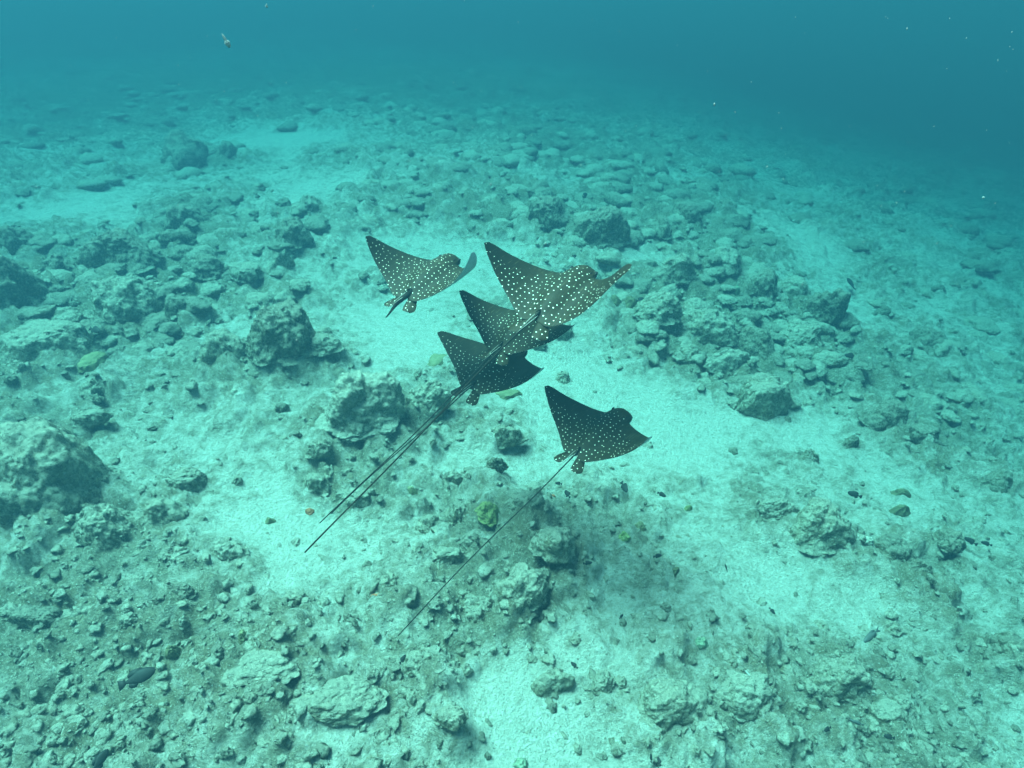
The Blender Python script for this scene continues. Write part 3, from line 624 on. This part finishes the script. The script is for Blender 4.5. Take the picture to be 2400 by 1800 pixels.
def body_top(x, s):                                        # height of the back above the wing plane
    H = np.interp(x, [-.6, -.45, -.2, .1, .3, .40, .47, .51], [.014, .035, .085, .105, .095, .085, .06, .02])
    Wd = np.interp(x, [-.6, -.4, -.1, .15, .34, .5], [.05, .10, .22, .24, .165, .15])
    return H * np.exp(-(s / Wd) ** 2 * 1.15)
def make_ray(name, label, prm, tail_tip, tail_sag, spot_lim, seed):
    pos, (yaw, pit, rol), wp, S = np.array(prm[:3]), prm[3:6], prm[6:14], prm[14]
    sp = np.concatenate([np.linspace(0, .14, 9)[:-1], np.linspace(.14, .19, 11)[:-1], np.linspace(.19, .9, 34)[:-1], 1 - (np.linspace(1, 0, 13) ** 1.6) * 0.1])
    sp = np.concatenate([-sp[:0:-1], sp]); nc = 41
    ch = 0.5 - 0.5 * np.cos(np.linspace(0, math.pi, nc))
    Sg = np.repeat(sp[:, None], nc, 1); Cg = np.repeat(ch[None], len(sp), 0)
    xl = le_x(Sg); xt = spline(*TE, np.abs(Sg)); Xg = xl + (xt - xl) * Cg
    aS = np.abs(Sg)
    thick = (0.030 * (1 - aS) ** 0.8 + 0.004) * np.clip(4 * Cg * (1 - Cg), 0, 1) ** 0.5 * np.where(aS > .995, 0.3, 1)
    edge = np.clip(np.minimum(Cg, 1 - Cg) * 12, 0, 1) ** 0.6
    headf = np.clip(1 - aS / HEADW, 0, 1)
    edge_h = np.where(aS < HEADW, np.clip(Cg * 22, 0, 1) ** 0.5 * np.clip((1 - Cg) * 8, 0, 1), edge)
    top = thick + body_top(Xg, aS) * edge_h
    bot = -thick * 0.8 - 0.6 * body_top(Xg, aS) * edge_h
    V = []; rest = []; fin = []; lim = []; Fq = []; mi = []
    def spot_limit(c, s, x):
        return np.where(s < 0.2, spot_lim[0], spot_lim[0] + (spot_lim[1] - spot_lim[0]) * np.clip((s - .2) / .3, 0, 1))
    def add(v, r, fn, lm, fq, m):
        o = sum(len(q) for q in V); V.append(v); rest.append(r); fin.append(fn); lim.append(lm); Fq.append(np.asarray(fq) + o); mi.append(np.full(len(fq), m))
    na = len(sp); I = np.arange(na * nc).reshape(na, nc)
    q_top = np.stack([I[:-1, :-1], I[:-1, 1:], I[1:, 1:], I[1:, :-1]], -1).reshape(-1, 4)
    R2 = np.stack([Xg.ravel(), Sg.ravel()], 1); Fn = np.stack([Cg.ravel(), aS.ravel()], 1)
    lm = spot_limit(Cg.ravel(), aS.ravel(), Xg.ravel())
    add(bend(Xg.ravel(), Sg.ravel(), top.ravel(), wp), R2, Fn, lm, q_top[:, ::-1], 0)
    add(bend(Xg.ravel(), Sg.ravel(), bot.ravel(), wp), R2, Fn, lm, q_top, 1)
    # pelvic fins: two rounded paddles behind the disc
    for sd in (1, -1):
        L_, nn, mm = 0.255, 14, 11
        uu_ = np.linspace(0, 1, nn); vv_ = np.linspace(-1, 1, mm)
        Ug, Vg = np.meshgrid(uu_, vv_, indexing='ij')
        half = np.interp(Ug, [0, .3, .65, .85, .95, 1.0], [.052, .062, .075, .075, .058, .018])
        ang = math.radians(22); lx = Ug * L_; ly = Vg * half
        x = -0.50 - (lx * math.cos(ang) - ly * math.sin(ang)); y = sd * (0.075 + lx * math.sin(ang) + ly * math.cos(ang))
        z0 = -0.004 - 0.03 * Ug - 0.02 * (Vg > 0) * Vg
        zt = 0.010 * np.clip(1 - Vg ** 2, 0, 1) ** .5 * (1 - 0.6 * Ug)
        J = np.arange(nn * mm).reshape(nn, mm); q = np.stack([J[:-1, :-1], J[:-1, 1:], J[1:, 1:], J[1:, :-1]], -1).reshape(-1, 4)
        r2 = np.stack([x.ravel(), y.ravel()], 1); fn = np.stack([0.9 + 0 * x.ravel(), 0.1 + 0 * x.ravel()], 1); l0 = np.zeros(x.size)
        for sg, m in ((1, 0), (-1, 1)):
            v = np.stack([x.ravel(), y.ravel(), (z0 + sg * zt).ravel()], 1)
            add(v, r2, fn, l0, q if (sg * sd) > 0 else q[:, ::-1], m)
    # whip tail
    def tube(pts, rad, m, ns=8):
        pts = np.array(pts); rad = np.array(rad); tn = np.gradient(pts, axis=0); tn /= np.linalg.norm(tn, axis=1)[:, None]
        sd = np.cross(tn, [0, 0, 1.]); sd /= np.linalg.norm(sd, axis=1)[:, None]; up = np.cross(sd, tn)
        an = np.arange(ns) / ns * 2 * math.pi
        v = pts[:, None] + rad[:, None, None] * (np.cos(an)[None, :, None] * sd[:, None] + np.sin(an)[None, :, None] * up[:, None])
        J = np.arange(len(pts) * ns).reshape(len(pts), ns); K = np.roll(J, -1, 1)
        q = np.stack([J[:-1], K[:-1], K[1:], J[1:]], -1).reshape(-1, 4)
        c = len(pts) * ns; add(v.reshape(-1, 3), np.zeros((c, 2)), np.zeros((c, 2)), np.full(c, 2.0), q, m)
    t = np.linspace(0, 1, 40)[:, None]; a0 = np.array([-.42, 0, .035]); e0 = np.array(tail_tip)
    ctr = a0 + (e0 - a0) * t; ctr[:, 2] += tail_sag * 4 * (t * (1 - t))[:, 0]; ctr[:, 1] += 0.02 * np.sin(t[:, 0] * 5 + seed) * t[:, 0] * (1 - t[:, 0]) * 4
    ln = np.linalg.norm(e0 - a0)
    d = t[:, 0] * ln
    tube(ctr, np.interp(d, [0, .12, .3, .8, ln], [.018, .0105, .0080, .0070, .0052]) if ln > 1 else np.interp(d, [0, .1, .3, ln], [.036, .032, .022, .006]), 2)
    # two pale spines lying on the tail root, small dorsal fin
    for k, (y0, l_) in enumerate(((.018, .26), (-.014, .34))):
        pts = [np.array([-.50 - q * l_, y0 * (1 - q), .050 + .018 * q - .012 * k]) for q in np.linspace(0, 1, 7)]
        tube(pts, [.002, .004, .004, .0035, .003, .002, .001], 3, 6)
    pts = [np.array([-.42 - .1 * q, 0, .05 + .03 * math.sin(q * 2.4)]) for q in np.linspace(0, 1, 6)]
    tube(pts, [.004, .008, .010, .009, .006, .002], 0, 6)
    # raised brows and snout lobe on the head, same skin
    v = np.concatenate(V); R_ = rotm(yaw, pit, rol)
    me = mesh_from('eagle_ray', v * S, np.concatenate(Fq))
    for m in (M_RAYB, M_RAYW, M_TAIL, M_SPINE): me.materials.append(m)
    me.polygons.foreach_set('material_index', np.concatenate(mi).astype(np.int32))
    vi = np.zeros(len(me.loops), np.int32); me.loops.foreach_get('vertex_index', vi)
    for nm, dat in (('rest', np.concatenate(rest)), ('fin', np.concatenate(fin))):
        ul = me.uv_layers.new(name=nm); ul.data.foreach_set('uv', dat[vi].astype(np.float32).ravel())
    fattr(me, 'spot_limit', np.concatenate(lim))
    o = link(name, me); o.location = pos
    from mathutils import Matrix
    o.rotation_euler = Matrix(R_.tolist()).to_euler()
    tag(o, label, 'ray', 'eagle rays swimming together over the reef')
    n, f = ICO[3]
    for sd in (1, -1):                                     # bulging eyes on the sides of the head
        em = mesh_from('eye', n * np.array([.030, .016, .022]) * S, f)
        e = link('eye', em, M_EYE, o); e.location = np.array([.405, sd * .148, .035]) * S
        sm_ = mesh_from('spiracle', n * np.array([.040, .012, .012]) * S, f)
        e = link('spiracle', sm_, M_TAIL, o); e.location = np.array([.335, sd * .118, .065]) * S
    return o
make_ray('eagle_ray', 'uppermost of the three overlapping rays, olive brown with bright white spots', [0.402, 3.9412, 2.5133, 0.9545, -0.1288, -0.0559, 1.4039, -0.2622, -0.0817, 0.0046, 2.6854, -1.9765, 0.334, 0.0763, 0.7606], (-3.437, -.06, -.018), .02, (.10, .34), 1)
make_ray('eagle_ray', 'middle of the three overlapping rays, mostly covered by the top ray', [0.0914, 4.2137, 2.037, 0.9643, -0.1121, -0.0716, 1.0141, 0.0463, -0.129, 0.034, 0.963, -0.0584, -0.0947, 0.0027, 0.6638], (-3.488, -.04, -.006), -.02, (.15, .35), 2)
make_ray('eagle_ray', 'lowest and darkest of the three overlapping rays, with a curled right wing', [-0.1233, 4.2496, 1.6012, 0.8668, -0.11, -0.0267, 0.7212, -0.124, -0.0035, 0.0278, 1.0779, -0.0343, -0.067, 0.052, 0.6904], (-2.809, -.096, -.054), .02, (.35, .5), 3)
make_ray('eagle_ray', 'single spotted ray at lower right, swimming apart with one long tail', [0.7482, 3.5137, 1.4576, 0.7718, -0.103, -0.0829, 1.228, -0.1294, -0.1544, 0.0265, 1.2888, -0.1518, -0.1922, 0.0309, 0.6393], (-3.423, -.197, -.098), .02, (.15, .48), 4)
make_ray('eagle_ray', 'leftmost spotted ray with a short stub tail and raised right wing', [-0.6748, 4.3811, 2.4412, 1.0539, -0.1043, -0.0279, 1.1887, -0.0366, -0.0109, 0.0314, 1.5116, -0.1876, -0.1713, 0.0624, 0.6734], (-.96, -.032, -.006), 0.0, (.05, .12), 5)

# ------------------------------------------------------------------ small fish
def fish_mesh(name, slim, forked):
    """nose at +x, tail at -x, length 1; body lens with back, belly and tail fins in one skin"""
    ns, nr = 16, 12
    xs = np.linspace(.5, -.30, nr); u = np.linspace(0, 1, nr)
    hh = np.interp(u, [0, .08, .3, .55, .8, 1], [.02, .5, .95, 1, .55, .22]) * 0.20 * slim
    ww = np.interp(u, [0, .1, .35, .6, 1], [.02, .6, 1, .8, .18]) * 0.085
    an = np.arange(ns) / ns * 2 * math.pi
    V = np.stack([np.repeat(xs[:, None], ns, 1), ww[:, None] * np.cos(an), hh[:, None] * np.sin(an)], -1).reshape(-1, 3)
    J = np.arange(nr * ns).reshape(nr, ns); K = np.roll(J, -1, 1)
    F_ = np.stack([J[:-1], K[:-1], K[1:], J[1:]], -1).reshape(-1, 4).tolist()
    V = V.tolist()
    def fin(outline, th):
        o = len(V); n_ = len(outline)
        for sg in (1, -1):
            for (x, z) in outline: V.append([x, sg * th, z])
        for k in range(1, n_ - 2, 2):
            F_.append([o, o + k, o + k + 1, o + min(k + 2, n_ - 1)]); F_.append([o + n_, o + n_ + min(k + 2, n_ - 1), o + n_ + k + 1, o + n_ + k])
        for k in range(n_):
            l_ = (k + 1) % n_; F_.append([o + k, o + n_ + k, o + n_ + l_, o + l_])
    t = .15 * slim if not forked else .17 * slim
    mid = -.50 if not forked else -.40
    fin([(-.27, 0), (-.28, .035 * slim), (-.40, t * .8), (-.5, t), (mid, 0), (-.5, -t), (-.40, -t * .8), (-.28, -.035 * slim)], .006)
    fin([(.22, .15 * slim), (.15, .24 * slim), (-.1, .27 * slim), (-.24, .17 * slim), (-.22, .06 * slim), (-.05, .12 * slim)], .006)
    fin([(.0, -.16 * slim), (-.08, -.25 * slim), (-.2, -.22 * slim), (-.26, -.14 * slim), (-.22, -.05 * slim), (-.08, -.12 * slim)], .006)
    return mesh_from(name, V, F_)
FM = {}
def fish(px, py, length, ang, label, kind='damselfish', lift=0.22, mat=None, group=None, tilt=0.25):
    p, t = to_ground(px, py, lift); L_ = length / 1200 * TH * t
    key = (kind, mat.name)
    if key not in FM:
        slim, fork = {'damselfish': (1.0, False), 'slender_fish': (0.55, True), 'needle_fish': (0.22, True)}[kind]
        FM[key] = fish_mesh(kind, slim, fork); FM[key].materials.append(mat)
    o = link(kind, FM[key]); o.location = p
    g = float(ground(np.array([p[0]]), np.array([p[1]]))[0])
    if p[2] < g + 0.06: o.location[2] = g + 0.06
    # heading in the picture plane: angle counter-clockwise from picture right, swum on the level
    a = math.radians(ang); hx, hy = math.cos(a), math.sin(a) / max(0.35, -ray_dir(px, py)[2] / np.linalg.norm(ray_dir(px, py)))
    yaw = math.atan2(hy, hx)
    o.rotation_euler = ((-1 if math.cos(a) > 0 else 1) * (tilt + 0.35), 0, yaw); o.scale = (L_ * math.hypot(hx, hy) * 0.84,) * 3
    tag(o, label, 'fish', group); return o
G_ = 'small fish over the reef'
fish(322, 1588, 88, 25, 'largest dark fish, swimming over the lower left rubble', mat=M_FISH, lift=.5, tilt=.7)
fish(70, 1010, 52, 18, 'dark fish near the left edge above the biggest boulder', mat=M_FISH, lift=.4, tilt=.5)
fish(233, 1784, 52, 75, 'dark fish cut by the bottom edge at lower left', mat=M_FISH, lift=.4, tilt=.4)
fish(222, 773, 40, -10, 'dark fish in front of the left middle ridge', mat=M_FISH, lift=.5, tilt=.6)
fish(2043, 1489, 72, 205, 'slender grey fish with forked tail above the lower right boulder', 'slender_fish', mat=M_FISHG, lift=.45, tilt=.5)
fish(1764, 1592, 52, 120, 'thin silver fish, almost a line, above the tilted boulder', 'needle_fish', mat=M_FISHW, lift=.3)
fish(1463, 1141, 30, -70, 'dark fish with head down below the lower right ray, left one of two', mat=M_FISH, tilt=.5)
fish(1551, 1159, 24, -30, 'dark fish below the lower right ray, right one of two', mat=M_FISH)
fish(1330, 1158, 24, 120, 'black fish close to the right of the single tail, lower one', mat=M_FISH, tilt=.6)
fish(1309, 1133, 20, 170, 'black fish close to the right of the single tail, upper one', mat=M_FISH, tilt=.6)
fish(2003, 1159, 34, 160, 'dark fish left of the stacked pair of dome corals', mat=M_FISH)
fish(1501, 711, 30, 10, 'dark fish on the sand right of the top ray', mat=M_FISH, tilt=.5)
fish(1995, 665, 28, 60, 'dark fish hovering over the right end of the reef ridge', mat=M_FISH, tilt=.5)
fish(1987, 848, 32, 175, 'dark fish on the sand below the reef ridge at right', mat=M_FISH, tilt=.5)
fish(1371, 458, 18, 30, 'tiny dark fish far off above the top ray', mat=M_FISH)
fish(944, 1545, 26, 60, 'black fish above the turf mound at bottom centre', mat=M_FISH, tilt=.5)
fish(1702, 1331, 20, 85, 'small dark upright fish left of the big blocky slab', mat=M_FISH)
fish(1540, 1308, 26, 10, 'small dark fish right of the lime yellow coral', mat=M_FISH)
fish(1810, 1432, 18, -60, 'small dark fish on sand below the big blocky slab', mat=M_FISH)
fish(1938, 1711, 26, 200, 'dark fish below the rounded lower right boulder, left one', mat=M_FISH, tilt=.5)
fish(2084, 1727, 30, 170, 'dark fish below the rounded lower right boulder, right one', mat=M_FISH, tilt=.5)
fish(2008, 1693, 38, 160, 'olive grey fish between two dark fish at the lower right', 'slender_fish', mat=M_FISHG)
fish(1526, 1776, 22, 80, 'black fish at the bottom edge below the large rounded boulder, left of a pair', mat=M_FISH, tilt=.5)
fish(1545, 1784, 22, 100, 'black fish at the bottom edge below the large rounded boulder, right of a pair', mat=M_FISH, tilt=.5)
fish(1346, 1559, 24, 140, 'black fish above the grey turf boulder at bottom centre', mat=M_FISH, tilt=.5)
fish(1456, 1445, 18, 40, 'black fish right of the tall knobbly boulder, lower of two', mat=M_FISH)
fish(1375, 1336, 26, 5, 'black fish right of the tall knobbly boulder, upper of two', mat=M_FISH)
fish(2312, 1274, 24, 160, 'dark fish near the right edge beside a faint reef lump', mat=M_FISH)
fish(2275, 1268, 26, 140, 'dark fish near the right edge, left of another', mat=M_FISH)

# ------------------------------------------------------------------ drifting specks in the water
rg = np.random.RandomState(3); n, f = ICO[1]; Vs = []; Fs = []
for k in range(340):
    px = 2400 * rg.rand() ** 0.9; py = rg.uniform(-40, 1800) ** 1.0 if rg.rand() < .25 else rg.uniform(-40, 850)
    d = ray_dir(px, py); t = rg.uniform(1.4, 6.0); p = CAM + t * d
    if p[2] < 1.2 or p[2] > 5.4: continue
    r = rg.uniform(.0005, .0013) * (0.6 + 0.35 * t) * (1.5 if rg.rand() < .08 else 1)
    st = np.array([1, 1, rg.uniform(1, 2.6)]); a = rg.uniform(-.5, .5)
    q = n * r * st; q = np.stack([q[:, 0] * math.cos(a) + q[:, 2] * math.sin(a), q[:, 1], -q[:, 0] * math.sin(a) + q[:, 2] * math.cos(a)], 1)
    Fs.append(f + len(n) * len(Vs)); Vs.append(q + p)
o = link('drifting_particles', mesh_from('drifting_particles', np.concatenate(Vs), np.concatenate(Fs)), M_SPECK)
tag(o, 'white specks of plankton drifting in the water', 'plankton', kind='stuff')
def salp(px, py, t, L_, w, lean, label):
    v, f = ICO[4]; r = 1 + 0.15 * fbm3(v * 2 + px, 2, 5)
    q = v * r[:, None] * np.array([w, w, L_ * .5]) * np.where(v[:, 2:] > 0, np.array([[.55, .55, 1.3]]), 1.0)
    o = link('drifting_salp', mesh_from('drifting_salp', q, f), M_SPECK); o.location = CAM + t * ray_dir(px, py); o.rotation_euler = (0, lean, 0)
    tag(o, label, 'plankton')
salp(531, 98, 2.4, .045, .011, -.35, 'largest pale drifting blob in the blue water at upper left')
salp(625, 14, 2.6, .014, .006, .1, 'small pale drifting blob at the top edge left of centre')
salp(2305, 463, 3.0, .012, .006, 1.3, 'small pale drifting blob in the blue water at the right edge')

# ------------------------------------------------------------------ the water itself
zb, zt = ZMIN - 1.2, 5.6
bm = bmesh.new(); bmesh.ops.create_cube(bm, size=1.0)
for v in bm.verts: v.co = (v.co.x * 340, v.co.y * 210 + 60, zb + (v.co.z + .5) * (zt - zb))
me = bpy.data.meshes.new('haze'); bm.to_mesh(me); bm.free()
hm = bpy.data.materials.new('sea_water'); hm.use_nodes = True; t = hm.node_tree; t.nodes.remove(t.nodes['Principled BSDF'])
pv = t.nodes.new('ShaderNodeVolumePrincipled')
DENS = 0.30; SS = (0.0020, 0.0067, 0.0094); SA = (0.158, 0.084, 0.080)           # scattering and absorption per metre of water
colr = [s / DENS for s in SS]; absc = [(1 - a / DENS / (1 - c)) ** 2 for a, c in zip(SA, colr)]
pv.inputs['Density'].default_value = DENS; pv.inputs['Color'].default_value = (*colr, 1); pv.inputs['Absorption Color'].default_value = (*absc, 1)
pv.inputs['Anisotropy'].default_value = 0.2
t.links.new(pv.outputs[0], t.nodes['Material Output'].inputs['Volume'])
o = link('haze', me, hm); tag(o, 'blue green sea water hazing over the distant seabed', 'water', kind='stuff')
